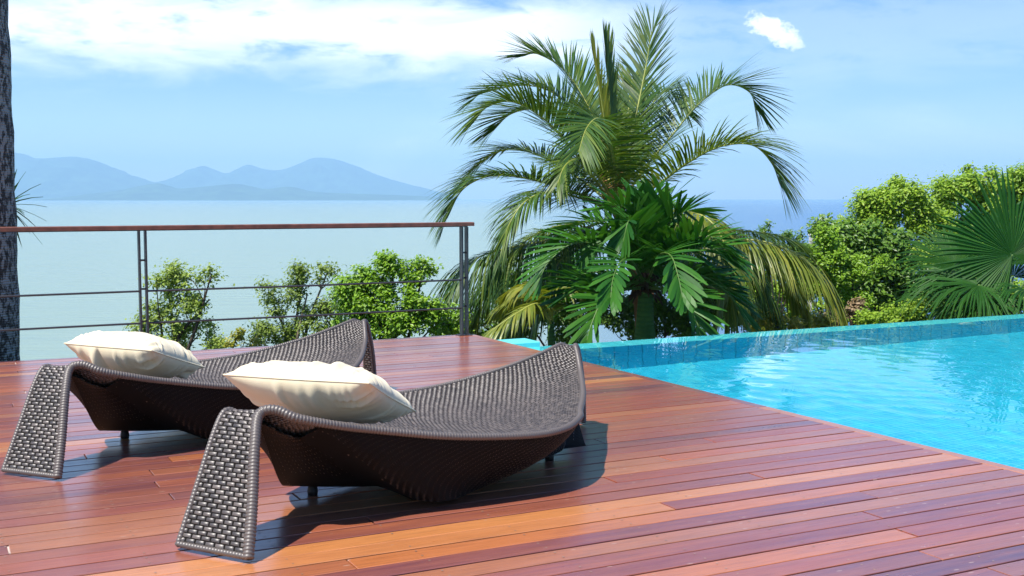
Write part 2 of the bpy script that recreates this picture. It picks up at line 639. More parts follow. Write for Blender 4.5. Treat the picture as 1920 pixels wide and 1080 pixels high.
# ------------------------------------------------------------------ loungers
LN = [(.03, -.18, .015), (.10, -.115, .17), (.19, -.02, .38), (.262, .045, .478), (.315, .01, .492), (.37, -.05, .458), (.52, -.11, .415), (.67, -.15, .38), (.99, -.29, .32), (1.35, -.415, .285), (1.58, -.42, .28),
      (1.80, -.335, .285), (1.92, -.25, .29), (2.20, -.06, .315), (2.48, .165, .37), (2.59, .27, .45), (2.645, .325, .482), (2.70, .345, .445), (2.77, .365, .25), (2.83, .40, .015)]
LF = [(-.04, .15, .015), (.06, .175, .20), (.17, .205, .40), (.235, .225, .472), (.285, .225, .462), (.33, .225, .43), (.39, .235, .375), (.50, .29, .34), (.70, .43, .31), (.98, .61, .285), (1.32, .79, .28), (1.54, .79, .285), (1.91, .66, .315),
      (2.23, .52, .38), (2.47, .45, .44), (2.61, .43, .475), (2.675, .435, .478), (2.735, .44, .43), (2.80, .47, .25), (2.855, .52, .015)]


def knots_to(pts, n_leg, n_mid, i0, i1):
    """split a rim at its bends: leg, seat, leg"""
    S = spline(pts, 900)
    K = [int(np.argmin(np.linalg.norm(S - np.array(pts[i]), axis=1))) for i in (i0, i1)]
    res = []
    for a, b, n in ((0, K[0], n_leg), (K[0], K[1], n_mid), (K[1], len(S) - 1, n_leg)):
        seg = S[a:b + 1]
        d = np.concatenate([[0], np.cumsum(np.linalg.norm(np.diff(seg, axis=0), axis=1))])
        s = np.linspace(0, d[-1], n)
        res.append(np.stack([np.interp(s, d, seg[:, k]) for k in range(3)], 1))
    return res


def ruled(a, b, k, sag=0.0, prof=None):
    t = np.linspace(0, 1, k)[None, :, None]
    P = a[:, None] * (1 - t) + b[:, None] * t
    if sag:
        n = len(a)
        s = np.linspace(0, 1, n)
        w = np.sin(math.pi * s) ** 0.8
        P[:, :, 2] -= sag * w[:, None] * (4 * t[0, :, 0] * (1 - t[0, :, 0]))[None]
    return P


def grid_normals(P):
    da = np.gradient(P, axis=0)
    db = np.gradient(P, axis=1)
    return norm(np.cross(da, db))


def sample(G, a, b):
    n, m = G.shape[:2]
    x = np.clip(a, 0, 1) * (n - 1)
    y = np.clip(b, 0, 1) * (m - 1)
    i = np.minimum(x.astype(int), n - 2)
    j = np.minimum(y.astype(int), m - 2)
    fx, fy = (x - i)[..., None], (y - j)[..., None]
    return G[i, j] * (1 - fx) * (1 - fy) + G[i + 1, j] * fx * (1 - fy) + G[i, j + 1] * (1 - fx) * fy + G[i + 1, j + 1] * fx * fy


def weave(P, ch, cw, h, sign=1.0):
    """strands woven over the sheet P: rows of little arched dashes in running bond"""
    Nn = grid_normals(P) * sign
    mid = P[:, P.shape[1] // 2]
    La = np.linalg.norm(np.diff(mid, axis=0), axis=1)
    cum = np.concatenate([[0], np.cumsum(La)]) / La.sum()
    par = np.linspace(0, 1, len(mid))
    rows_n = max(3, int(La.sum() / ch))
    V, Q = [], []
    p = np.array([0.0, 0.12, 0.88, 1.0])
    q = np.array([0.12, 0.34, 0.66, 0.88])
    hp = np.array([-0.30, 0.95, 0.95, -0.30])
    hq = np.array([0.30, 1.0, 1.0, 0.30])
    quad = np.array([[r * 4 + c, r * 4 + c + 1, (r + 1) * 4 + c + 1, (r + 1) * 4 + c] for r in range(3) for c in range(3)])
    base = 0
    for i in range(rows_n):
        a0, a1 = np.interp([i / rows_n, (i + 1) / rows_n], cum, par)
        row = sample(P, np.full(40, (a0 + a1) / 2), np.linspace(0, 1, 40))
        wlen = np.linalg.norm(np.diff(row, axis=0), axis=1).sum()
        nb = max(2, int(round(wlen / cw)))
        off = 0.5 * (i % 2)
        j = np.arange(-1 if off else 0, nb)
        b0 = np.clip((j + off) / nb, 0, 1)
        b1 = np.clip((j + off + 0.82) / nb, 0, 1)
        ends = sample(P, np.full((2, len(b0)), (a0 + a1) / 2), np.stack([b0, b1]))
        ok = ((b1 - b0) > 0.2 / nb) & (np.linalg.norm(ends[1] - ends[0], axis=-1) < 1.7 * cw)
        b0, b1 = b0[ok], b1[ok]
        m = len(b0)
        if not m:
            continue
        B = b0[:, None, None] + (b1 - b0)[:, None, None] * p[None, None, :]
        Aq = (a0 + (a1 - a0) * q)[None, :, None]
        B = np.broadcast_to(B, (m, 4, 4))
        Aq = np.broadcast_to(Aq, (m, 4, 4))
        pos = sample(P, Aq, B)
        nn = norm(sample(Nn, Aq, B))
        jit = rng.uniform(0.8, 1.15, (m, 1, 1))
        hh = h * jit * hp[None, None, :] * hq[None, :, None] + 0.0008
        pos = pos + nn * hh[..., None]
        V.append(pos.reshape(-1, 3))
        Q.append((quad[None] + (np.arange(m) * 16)[:, None, None] + base).reshape(-1, 4))
        base += m * 16
    return np.concatenate(V), np.concatenate(Q)


def woven(name, P, parent, ch, cw, h, sides=(1,), sheet=True, strand=None):
    o = MB().grid(P).build(name, M_WICKER_SHADE, parent, True)
    mb = MB()
    for s in sides:
        V, Q = weave(P, ch, cw, h, s)
        mb.add(V, Q)
    w = mb.build('weave', strand or M_STRAND, o, True)
    w['kind'] = 'stuff'
    return o


def wrapped_edge(path, r, parent, name='rolled_edge', pitch=0.0135):
    """a rim rod wound with strand: a tube ridged along its length"""
    P = np.asarray(path)
    d = np.concatenate([[0], np.cumsum(np.linalg.norm(np.diff(P, axis=0), axis=1))])
    n = int(d[-1] / pitch) * 4
    s = np.linspace(0, d[-1], n + 1)
    Q = np.stack([np.interp(s, d, P[:, k]) for k in range(3)], 1)
    ph = np.arange(n + 1) % 4
    rad = np.interp(s, np.linspace(0, d[-1], len(r)), r) if not np.isscalar(r) else r
    rad = rad * np.where(ph == 0, 0.86, np.where(ph == 2, 1.06, 1.0))
    return MB().tube(Q, rad, 10).build(name, M_STRAND, parent, True)


def dens(P):
    """the same line with its first tenth drawn more finely, where the fold starts"""
    d = np.linspace(0, 1, len(P))
    s = np.linspace(0, 1, 150)
    return np.stack([np.interp(s, d, P[:, k]) for k in range(3)], 1)


def make_lounger(label):
    root = empty('sun_lounger')
    tag(root, label, 'sun lounger', 'woven sun loungers on the deck')
    n1, nm, n2 = knots_to(LN, 40, 120, 3, 16)
    f1, fm, f2 = knots_to(LF, 40, 120, 3, 16)
    head = ruled(n1, f1, 14)
    tip = ruled(n2, f2, 8)
    seat = ruled(nm, fm, 40, 0.055)
    woven('leg', head, root, 0.0175, 0.046, 0.0045, (1, -1))
    woven('leg', tip, root, 0.0175, 0.046, 0.0045, (1, -1))
    woven('seat', seat, root, 0.0125, 0.029, 0.0042, (-1, 1))
    wrapped_edge(np.concatenate([n1, nm[1:], n2[1:]]), [.021, .021, .020, .017, .0155, .015, .015, .015, .015, .015, .015, .015, .015, .016], root)
    wrapped_edge(np.concatenate([f1, fm[1:], f2[1:]]), 0.012, root)
    wrapped_edge(np.stack([n1[0], (n1[0] + f1[0]) / 2, f1[0]]) + np.array([0, 0, .008]), 0.012, root)
    # the shell below: from the rim in to a small keel
    near, far = dens(nm[2:-2]), dens(fm[2:-2][::-1])
    rim = np.concatenate([near, far]) - np.array([0, 0, 0.012])
    bow_b = [(.70, .45, .050), (.83, .29, .046), (1.00, .13, .042)]       # hollow bow, drawn in under the seat
    fl_b = [(.93, -.10, .034), (1.01, -.225, .032), (1.25, -.205, .036), (1.52, -.165, .046), (1.75, -.125, .054), (1.97, -.095, .062), (2.10, -.02, .060)]
    C0 = 0.075                                            # the fold between hollow bow and full flank
    halves, ee = [], []
    for sgn, m in ((1, len(near)), (-1, len(far))):
        tf = (lambda p: p) if sgn > 0 else (lambda p: (2.898 - p[0], .368 - p[1], p[2]))
        bow = spline([tf(p) for p in bow_b], 40)
        fl = spline([tf(p) for p in fl_b], 120)
        st = np.linspace(0, 1, m)
        bb = np.stack([np.interp(np.clip(st / C0, 0, 1) * 39, np.arange(40), bow[:, c]) for c in range(3)], 1)
        ff = np.stack([np.interp(np.clip((st - C0) / (1 - C0), 0, 1) * 119, np.arange(120), fl[:, c]) for c in range(3)], 1)
        w_ = (st >= C0).astype(float)[:, None]
        halves.append(bb * (1 - w_) + ff * w_)
        ee.append(np.where(st < C0, 0.80, 1.0 + 0.45 * np.clip((st - C0) / 0.2, 0, 1) - 0.25 * np.clip((st - .5) / 0.4, 0, 1)))
    opp = np.concatenate([dens(fm[2:-2]), dens(nm[2:-2][::-1])])
    st2 = np.concatenate([np.linspace(0, 1, len(near)), np.linspace(0, 1, len(far))])
    inn = np.where(st2 < C0, 0.34, 0.0)[:, None]          # the bow hangs from under the seat, behind the fold
    rim = rim * (1 - inn) + opp * inn - np.where(st2 < C0, 0.045, 0.0)[:, None] * np.array([0, 0, 1])
    L2 = np.concatenate(halves)
    e = np.concatenate(ee)[None]
    q = np.linspace(0, 1, 26)[:, None]
    fxy = q ** e
    fz = 1 - (1 - q) ** np.where(e < 0.9, 1.5, 1 + 0.25 * np.clip(e - 0.77, 0, 1))
    G = rim[None] + (L2 - rim)[None] * np.stack([fxy, fxy, np.broadcast_to(fz, fxy.shape)], -1)
    G = np.concatenate([G, G[:, :1]], 1)
    hull = woven('shell', G, root, 0.019, 0.042, 0.0075, (-1,), strand=M_STRAND_BOUNCE)
    fan = np.concatenate([L2, L2.mean(0, keepdims=True)])
    n = len(L2)
    MB().add(fan, np.array([(i, (i + 1) % n, n) for i in range(n)])).build('underside', M_WICKER_SHADE, root)
    for x, y in ((.80, .38), (2.00, .0), (1.30, .02), (1.58, .36)):
        MB().tube([(x, y, 0.001), (x, y, 0.02), (x, y, 0.056)], [0.022, 0.024, 0.016], 12).build('foot', M_RUBBER, root, True)
    return root


def copy_tree(o, parent=None):
    c = o.copy()
    COL.objects.link(c)
    if parent is not None:
        c.parent = parent
    for ch in list(o.children):
        copy_tree(ch, c)
    return c


lounger = make_lounger('brown woven leaf shaped sun lounger nearest the pool, with its whole flank in view')
second = copy_tree(lounger)
second['label'] = 'brown woven leaf shaped sun lounger nearer the railing, partly hidden behind the other one'
for o, ox, oy, phi in ((lounger, -1.1, 4.1, 40.0), (second, -2.26, 5.28, 35.5)):
    o.location = (ox, oy, 0)
    o.rotation_euler = (0, 0, R(90 - phi))


# ------------------------------------------------------------------ pillows
def make_pillow(label, seed, W=0.60, D=0.44, T=0.12):
    root = empty('pillow')
    tag(root, label, 'pillow', 'cream pillows on the sun loungers')
    r = np.random.default_rng(seed)
    n, m = 220, 160
    x = np.sin(np.linspace(-1, 1, n) * math.pi / 2)
    y = np.sin(np.linspace(-1, 1, m) * math.pi / 2)
    X, Y = np.meshgrid(x, y, indexing='ij')

    def fold(t, k, sd):
        rr2 = np.random.default_rng(sd)
        z = np.zeros_like(t)
        for _ in range(k):
            c, w, a = rr2.uniform(-0.85, 0.85), rr2.uniform(0.025, 0.07), rr2.uniform(0.4, 1.0)
            z += a * np.exp(-((t - c) / w) ** 2) - 0.6 * a * np.exp(-((t - c - 1.7 * w) / w) ** 2)
        return z
    px = X * (1 - 0.05 * (1 - Y ** 2)) * W / 2 * (1 - 0.02 * np.abs(Y) ** 8)
    py = Y * (1 - 0.06 * (1 - X ** 2)) * D / 2 * (1 - 0.02 * np.abs(X) ** 8)
    th = T * (1 - np.abs(X) ** 2.6) ** 0.52 * (1 - np.abs(Y) ** 2.4) ** 0.52
    out = MB()
    for sgn in (1, -1):
        ey = np.exp(-((1 - np.abs(Y)) / 0.34) ** 2) * (1 - np.abs(Y)) ** 0.6 * 2.0
        ex = np.exp(-((1 - np.abs(X)) / 0.30) ** 2) * (1 - np.abs(X)) ** 0.6 * 2.0
        wr = 0.0
        for side in (-1, 1):
            skew = 0.12 * (1 - np.abs(Y)) * side
            wr = wr + np.where(Y * side > 0, fold(X + skew, 11, seed * 10 + side + sgn * 3 + 5) * ey, 0)
            wr = wr + np.where(X * side > 0, fold(Y + 0.1 * (1 - np.abs(X)), 9, seed * 10 + side + sgn * 3 + 50) * ex, 0)
        z = sgn * (th * (1.0 if sgn > 0 else 0.9) + 0.022 * wr)
        z += 0.004 * np.sin(5 * X + seed) * np.cos(4 * Y + 2 * seed) * (th / T)
        out.grid(np.stack([px, py, z], -1))
    out.build('cover', M_FABRIC, root, True)
    ring = np.concatenate([np.stack([px[:, 0], py[:, 0]], 1), np.stack([px[-1, 1:], py[-1, 1:]], 1), np.stack([px[::-1, -1][1:], py[::-1, -1][1:]], 1), np.stack([px[0, ::-1][1:], py[0, ::-1][1:]], 1)])
    ring = np.concatenate([ring, np.zeros((len(ring), 1))], 1)
    MB().tube(ring, 0.0042, 6, False).build('piping', M_FABRIC, root, True)
    return root


def place_pillow(o, L, N, Rr, lift=0.0):
    """three corners: left, near, right"""
    L, N, Rr = (np.asarray(p, float) for p in (L, N, Rr))
    c = (L + Rr) / 2
    ex = norm(N - L)
    ey = norm((Rr - N) - ex * ((Rr - N) @ ex))
    ez = np.cross(ex, ey)
    from mathutils import Matrix
    o.matrix_world = Matrix(((ex[0], ey[0], ez[0], c[0]), (ex[1], ey[1], ez[1], c[1]), (ex[2], ey[2], ez[2], c[2] + lift), (0, 0, 0, 1)))


p1 = make_pillow('plump cream pillow lying on the sun lounger nearest the pool', 4, 0.69, 0.50, 0.118)
place_pillow(p1, at(408, 707, 4.83), at(657, 722, 4.62), at(795, 768, 4.9))
p2 = make_pillow('cream pillow with a raised fold lying on the sun lounger nearer the railing', 9)
place_pillow(p2, at(118, 645, 6.05), at(320, 662, 5.75), at(388, 688, 6.1))

# ------------------------------------------------------------------ palms
M_RACHIS = simple('yellow_green_midrib', (0.30, 0.33, 0.06), 0.45, 0.25, 12)
M_RACHIS_D = simple('green_midrib', (0.09, 0.17, 0.03), 0.45, 0.25, 12)
M_COCO = leaf_mat('coconut_leaflet', ((0.022, 0.075, 0.018), (0.062, 0.145, 0.020), (0.19, 0.25, 0.028)), 0.46, 0.30, 0.45)
M_COCO_Y = leaf_mat('yellowing_coconut_leaflet', ((0.10, 0.16, 0.020), (0.18, 0.23, 0.025), (0.32, 0.32, 0.04)), 0.40, 0.32, 0.5)
M_DARKLEAF = leaf_mat('broad_palm_leaflet', ((0.011, 0.070, 0.009), (0.027, 0.122, 0.013), (0.065, 0.20, 0.02)), 0.42, 0.25, 0.22)
M_FAN = leaf_mat('fan_palm_blade', ((0.010, 0.065, 0.010), (0.022, 0.10, 0.013), (0.05, 0.15, 0.02)), 0.55, 0.28, 0.2)


def trunk_mat(name, c1, c2, ring=14.0, patch=None):
    t = NT(name)
    w = t.n('ShaderNodeTexWave', Vector=t.coord('Object', (0.12, 0.12, 1)), Scale=ring, Distortion=3.0, Detail=3.0, bands_direction='Z')
    n = t.noise(t.coord('Object', (1, 1, 0.6)), 9, 7, 0.65)
    c = t.mix(t.math('MULTIPLY', w.outputs[1], 0.5), t.ramp(n, [(0.3, c1), (0.7, c2)]), c1)
    if patch:
        p = t.ramp(t.noise(t.coord('Object', (1.6, 1.6, 0.8)), 16, 8, 0.72), [(0.475, (0, 0, 0)), (0.53, (1, 1, 1))])
        c = t.mix(p, c, patch)
    t.set(Base_Color=c, Roughness=0.85)
    t.bump(t.math('ADD', w.outputs[1], n), 0.6, 0.03)
    return t.m


M_TRUNK_L = trunk_mat('lichened_bark', (0.035, 0.028, 0.024), (0.11, 0.09, 0.075), 14, (0.42, 0.40, 0.37))
M_TRUNK_O = trunk_mat('orange_brown_trunk', (0.18, 0.08, 0.03), (0.38, 0.20, 0.08), 16)
M_TRUNK_B = trunk_mat('brown_trunk', (0.05, 0.03, 0.018), (0.13, 0.08, 0.045), 16)
M_SHAFT = trunk_mat('green_crownshaft', (0.04, 0.12, 0.025), (0.09, 0.20, 0.04), 6)
M_FIBRE = trunk_mat('brown_fibre', (0.05, 0.025, 0.012), (0.14, 0.07, 0.03), 30)

STRIP_T = np.array([0.0, 0.22, 0.5, 0.78, 1.0])


def leaflets(P, T, S, N, t, side, Lm, width, alpha, lift, droop, blunt=0.0, r=rng):
    """strips leaving the midrib; all arrays over leaflets"""
    n = len(t)
    a = alpha + r.normal(0, 0.06, n)
    l = lift + r.normal(0, 0.09, n)
    d = norm(T * np.cos(a)[:, None] + (S * side[:, None] * np.cos(l)[:, None] + N * np.sin(l)[:, None]) * np.sin(a)[:, None])
    L = Lm * r.uniform(0.86, 1.1, n)
    pos = P.copy()
    rows = []
    k = len(STRIP_T)
    wprof = np.array([0.55, 1.0, 0.92, 0.62, 0.03]) if not blunt else np.array([0.35, 0.8, 1.0, 1.05, blunt])
    down = np.array([0, 0, -1.0])
    for i in range(k):
        w = norm(T - d * np.sum(T * d, 1, keepdims=True)) * (width * wprof[i] / 2)[:, None] if not np.isscalar(width) else norm(T - d * np.sum(T * d, 1, keepdims=True)) * width * wprof[i] / 2
        rows.append(np.stack([pos - w, pos + w], 1))
        if i < k - 1:
            step = (STRIP_T[i + 1] - STRIP_T[i]) * L
            d = norm(d + down * (droop * (STRIP_T[i + 1] - STRIP_T[i]))[:, None])
            pos = pos + d * step[:, None]
    V = np.stack(rows, 1)                                   # n,k,2,3
    q = np.array([[2 * i, 2 * i + 1, 2 * i + 3, 2 * i + 2] for i in range(k - 1)])
    F4 = (q[None] + (np.arange(n) * 2 * k)[:, None, None]).reshape(-1, 4)
    return V.reshape(-1, 3), F4, V


def frond(parent, ctrl, up=(0, 0, 1), nleaf=112, Lm=0.75, width=0.024, alpha=(62, 22), lift=0.48, droop=0.9, start=0.14, mat=None, rmat=None, rad=0.022, seed=0, prof=None, singles=False, blunt=0.0):
    r = np.random.default_rng(seed + 100)
    n = 64
    C = spline(np.asarray(ctrl), n)
    T = norm(np.gradient(C, axis=0))
    S = norm(np.cross(T, np.asarray(up, float)))
    N = np.cross(S, T)
    o = MB().tube(C, np.linspace(rad, rad * 0.18, n), 7).build('frond', rmat or M_RACHIS, parent, True)
    tt = np.linspace(start, 0.995, nleaf)
    t = np.repeat(tt, 2) + r.uniform(-0.004, 0.004, nleaf * 2)
    t = np.clip(t, 0, 1)
    side = np.tile([1.0, -1.0], nleaf)
    f = t * (n - 1)
    i = np.minimum(f.astype(int), n - 2)
    w = (f - i)[:, None]
    g = lambda G: G[i] * (1 - w) + G[i + 1] * w
    x = (t - start) / (1 - start)
    Lp = Lm * (0.42 + 0.58 * np.sin(math.pi * np.clip(0.10 + 0.74 * x, 0, 1)) ** 0.8) * np.where(x > 0.9, 1 - (x - 0.9) * 3.2, 1)
    al = R(alpha[0]) + (R(alpha[1]) - R(alpha[0])) * x ** 1.3
    lf = np.full(len(t), lift)
    dr = droop * r.uniform(0.7, 1.3, len(t))
    V, Q, V4 = leaflets(g(C), norm(g(T)), norm(g(S)), norm(g(N)), t, side, Lp, width, al, lf, dr, blunt, r)
    if not singles:
        lo = link('leaflets', mesh_np('leaflets', V, Q), o, mat or M_COCO)
        lo['kind'] = 'stuff'
    else:
        k = V4.shape[1]
        q = np.array([[2 * i, 2 * i + 1, 2 * i + 3, 2 * i + 2] for i in range(k - 1)])
        for j in range(len(V4)):
            link('leaflet', mesh_np('leaflet', V4[j].reshape(-1, 3), q), o, mat)
    return o


def F_(pts, y0, ys):
    """photo points plus depth offsets"""
    return [at(px, py, y0 + dy) for (px, py), dy in zip(pts, ys)]


Y0 = 16.0
coco = empty('coconut_palm', tuple(at(1158, 700, Y0)))
tag(coco, 'large coconut palm with arching feathery fronds rising behind the pool edge', 'palm tree')
bpy.context.view_layer.update()


def rel(o, pts):
    return [np.asarray(p) - np.array(o.location) for p in pts]


tb = [at(1212, 760, Y0), at(1206, 580, Y0), at(1180, 450, Y0), at(1156, 385, Y0), at(1156, 350, Y0)]
MB().tube(spline(rel(coco, tb), 24), np.linspace(0.16, 0.085, 24), 14).build('trunk', M_TRUNK_O, coco, True)
fib = MB()
for k in range(14):
    a = k / 14 * 6.283
    q = at(1156, 395 - (k % 4) * 12, Y0) - np.array(coco.location)
    d = np.array([math.cos(a), math.sin(a), 0])
    fib.tube(spline([q + d * 0.05, q + d * 0.14 + [0, 0, 0.10], q + d * 0.24 + [0, 0, 0.26]], 6), np.linspace(0.05, 0.02, 6), 6)
fib.build('leaf_bases', M_TRUNK_O, coco, True)['kind'] = 'stuff'
FR = [
    # pts, depth offsets, kwargs
    ([(1156, 380), (1150, 290), (1143, 190), (1136, 90)], (0, .1, .15, .2), dict(alpha=(14, 6), Lm=.62, droop=.05, lift=.5, nleaf=60, width=.03)),
    ([(1154, 380), (1142, 290), (1128, 190), (1112, 100)], (0, -.2, -.3, -.35), dict(alpha=(12, 6), Lm=.5, droop=.05, lift=.5, nleaf=50, mat='Y', width=.026)),
    ([(1160, 380), (1186, 250), (1212, 120), (1222, 62), (1240, 40)], (0, .5, .9, 1.0, 1.05), dict(alpha=(58, 20), Lm=.62, droop=.9, nleaf=78)),
    ([(1150, 378), (1118, 235), (1065, 140), (1010, 102), (978, 106)], (0, .5, .9, 1.1, 1.2), dict(alpha=(60, 20), Lm=.68, droop=.5)),
    ([(1150, 380), (1110, 260), (1050, 183), (985, 160), (905, 175), (885, 190)], (0, .9, 1.4, 1.7, 1.9, 1.95), dict(alpha=(60, 22), Lm=.62, droop=.7)),
    ([(1148, 382), (1088, 300), (1028, 230), (965, 192), (915, 200), (886, 232)], (0, -.3, -.6, -.8, -.9, -.95), dict(alpha=(66, 25), Lm=.72, droop=1.0)),
    ([(1150, 381), (1106, 285), (1058, 228), (1008, 205), (958, 214), (925, 245)], (0, .4, .8, 1.0, 1.2, 1.3), dict(alpha=(64, 24), Lm=.74, droop=.8)),
    ([(1148, 386), (1100, 345), (1030, 300), (965, 280), (920, 292), (880, 325)], (0, .7, 1.3, 1.7, 1.9, 2.0), dict(alpha=(64, 24), Lm=.66, droop=1.0)),
    ([(1146, 390), (1060, 355), (985, 334), (920, 330), (868, 355), (838, 410)], (0, -.4, -.8, -1.0, -1.1, -1.15), dict(alpha=(66, 22), Lm=.72, droop=1.1, mat='M')),
    ([(1146, 394), (1090, 372), (1030, 360), (985, 378), (955, 420), (945, 452)], (0, -.8, -1.3, -1.6, -1.75, -1.8), dict(alpha=(68, 25), Lm=.66, droop=1.3)),
    ([(1164, 384), (1205, 320), (1255, 260), (1310, 195), (1362, 160), (1404, 172), (1418, 205)], (0, .3, .6, .8, 1.0, 1.1, 1.15), dict(alpha=(68, 26), Lm=.76, droop=.9)),
    ([(1166, 388), (1225, 352), (1290, 305), (1350, 275), (1410, 272), (1446, 305), (1462, 345)], (0, -.3, -.6, -.8, -.95, -1.0, -1.05), dict(alpha=(70, 28), Lm=.86, droop=1.1)),
    ([(1157, 386), (1152, 310), (1140, 250), (1122, 222), (1100, 240), (1085, 285)], (0, -.6, -1.2, -1.7, -2.1, -2.4), dict(alpha=(72, 30), Lm=.66, droop=1.0, up=(0.2, -0.5, 1), mat='M')),
    ([(1165, 386), (1190, 300), (1215, 225), (1232, 180), (1262, 175), (1290, 215)], (0, 1.0, 1.7, 2.1, 2.5, 2.7), dict(alpha=(62, 24), Lm=.6, droop=.9)),
    ([(1158, 380), (1172, 280), (1180, 190), (1185, 150)], (0, .9, 1.5, 1.8), dict(alpha=(55, 22), Lm=.6, droop=.6)),
    ([(1152, 382), (1120, 330), (1085, 300), (1060, 310), (1045, 345)], (0, -.9, -1.6, -2.0, -2.2), dict(alpha=(66, 26), Lm=.6, droop=1.3, mat='M')),
    ([(1172, 402), (1230, 398), (1290, 396), (1335, 418), (1362, 470), (1368, 540), (1360, 585)], (0, -.7, -1.2, -1.5, -1.7, -1.8, -1.85), dict(alpha=(72, 30), Lm=.72, droop=1.9, mat='Y')),
    ([(1175, 415), (1270, 430), (1366, 446), (1440, 455), (1505, 485), (1552, 535), (1574, 595)], (0, -.3, -.6, -.8, -.95, -1.05, -1.1), dict(alpha=(78, 30), Lm=.85, droop=2.3, mat='Y', nleaf=95)),
    ([(1175, 412), (1290, 420), (1380, 432), (1450, 440), (1505, 462), (1535, 495)], (0, .7, 1.1, 1.4, 1.6, 1.7), dict(alpha=(70, 26), Lm=.6, droop=1.5, mat='M')),
    ([(1142, 410), (1085, 432), (1020, 452), (950, 466), (895, 484), (858, 520), (838, 570)], (0, -.3, -.6, -.8, -1.0, -1.1, -1.15), dict(alpha=(78, 30), Lm=.95, droop=2.4, mat='M', nleaf=95)),
    ([(1145, 420), (1080, 468), (1010, 500), (945, 522), (895, 550), (860, 600), (850, 650)], (0, .5, .9, 1.2, 1.4, 1.5, 1.5), dict(alpha=(76, 30), Lm=.85, droop=2.2, mat='M', nleaf=90)),
    ([(1142, 412), (1070, 420), (1000, 442), (935, 500), (903, 570), (892, 640)], (0, .5, .9, 1.2, 1.3, 1.3), dict(alpha=(76, 30), Lm=.85, droop=2.2, mat='M')),
    ([(1144, 418), (1092, 450), (1042, 500), (1012, 560), (1000, 640)], (0, -.3, -.5, -.6, -.6), dict(alpha=(76, 30), Lm=.8, droop=2.2, mat='M')),
    ([(1178, 408), (1250, 418), (1320, 440), (1390, 482), (1430, 540), (1450, 612)], (0, -.1, -.2, -.3, -.3, -.3), dict(alpha=(76, 30), Lm=.85, droop=2.2, mat='M')),
    ([(1178, 404), (1260, 408), (1345, 428), (1420, 470), (1480, 525), (1515, 600)], (0, .4, .7, 1.0, 1.2, 1.3), dict(alpha=(76, 30), Lm=.85, droop=2.2, mat='Y')),
    ([(1150, 425), (1100, 490), (1050, 530), (990, 570), (950, 620), (935, 680)], (0, 0, .1, .2, .3, .3), dict(alpha=(74, 30), Lm=.75, droop=2.0)),
    ([(1165, 425), (1240, 490), (1310, 530), (1390, 560), (1440, 610), (1460, 670)], (0, .3, .6, .8, 1.0, 1.1), dict(alpha=(74, 30), Lm=.75, droop=2.0)),
]
MM = {'Y': M_COCO_Y, 'M': M_COCO, None: M_COCO}
for k, (pts, ys, kw) in enumerate(FR):
    kw = dict(kw)
    kw['mat'] = MM[kw.get('mat')]
    kw['Lm'] = kw['Lm'] * 1.15
    kw['droop'] = kw.get('droop', .9) * (.34 if pts[-1][1] < 300 else .55 if pts[-1][1] < 420 else .85)
    kw['nleaf'] = int(kw.get('nleaf', 112) * 1.2)
    frond(coco, rel(coco, F_(pts, Y0, ys)), seed=k, **kw)

# the shorter broad-leaved palm in front of it
Y1 = 13.0
ap = empty('palm_tree', tuple(at(1210, 700, Y1)))
tag(ap, 'short dark green palm with broad leaflets and a green shaft just beyond the pool edge', 'palm tree')
MB().tube(spline(rel(ap, [at(1209, 760, Y1), at(1209, 640, Y1), at(1210, 585, Y1), at(1211, 548, Y1)]), 20), np.interp(np.linspace(0, 1, 20), [0, .5, .75, 1], [.15, .135, .10, .085]), 14).build('crownshaft', M_SHAFT, ap, True)
fb = MB()
for k in range(40):
    a = k * 2.4
    q = at(1210, 560 - (k % 8) * 6, Y1) - np.array(ap.location)
    d = np.array([math.cos(a), math.sin(a), 0])
    fb.tube(spline([q + d * .03, q + d * .13 + [0, 0, .03], q + d * .2 + [0, 0, -.08 + .02 * (k % 3)]], 6), np.linspace(.03, .006, 6), 5)
fb.build('fibre', M_FIBRE, ap, True)['kind'] = 'stuff'
FR2 = [
    ([(1205, 530), (1140, 470), (1080, 455), (1030, 490), (1010, 530)], (0, -.3, -.5, -.6, -.7)),
    ([(1203, 535), (1140, 510), (1080, 520), (1030, 560), (1000, 575)], (0, .2, .4, .5, .6)),
    ([(1205, 528), (1160, 445), (1115, 415), (1070, 430), (1045, 455)], (0, .3, .5, .7, .8)),
    ([(1210, 525), (1195, 450), (1185, 405), (1160, 385), (1130, 392)], (0, -.1, -.1, -.2, -.3)),
    ([(1212, 525), (1215, 450), (1216, 400), (1222, 372)], (0, .3, .5, .6)),
    ([(1216, 526), (1240, 460), (1258, 415), (1285, 396), (1310, 400)], (0, -.1, -.2, -.3, -.3)),
    ([(1218, 530), (1262, 480), (1305, 458), (1345, 475), (1365, 505)], (0, .3, .5, .6, .6)),
    ([(1218, 535), (1260, 515), (1310, 515), (1360, 545), (1390, 590)], (0, -.3, -.5, -.6, -.7)),
    ([(1216, 540), (1250, 545), (1285, 565), (1305, 600), (1315, 640)], (0, -.6, -1.0, -1.2, -1.3)),
    ([(1204, 540), (1165, 545), (1130, 565), (1110, 605), (1100, 640)], (0, -.5, -.9, -1.1, -1.2)),
    ([(1208, 530), (1185, 490), (1165, 490), (1150, 520), (1145, 560)], (0, -.7, -1.2, -1.6, -1.8)),
    ([(1214, 530), (1235, 480), (1258, 480), (1272, 520), (1280, 560)], (0, -.7, -1.2, -1.5, -1.7)),
]
rf = random.Random(8)
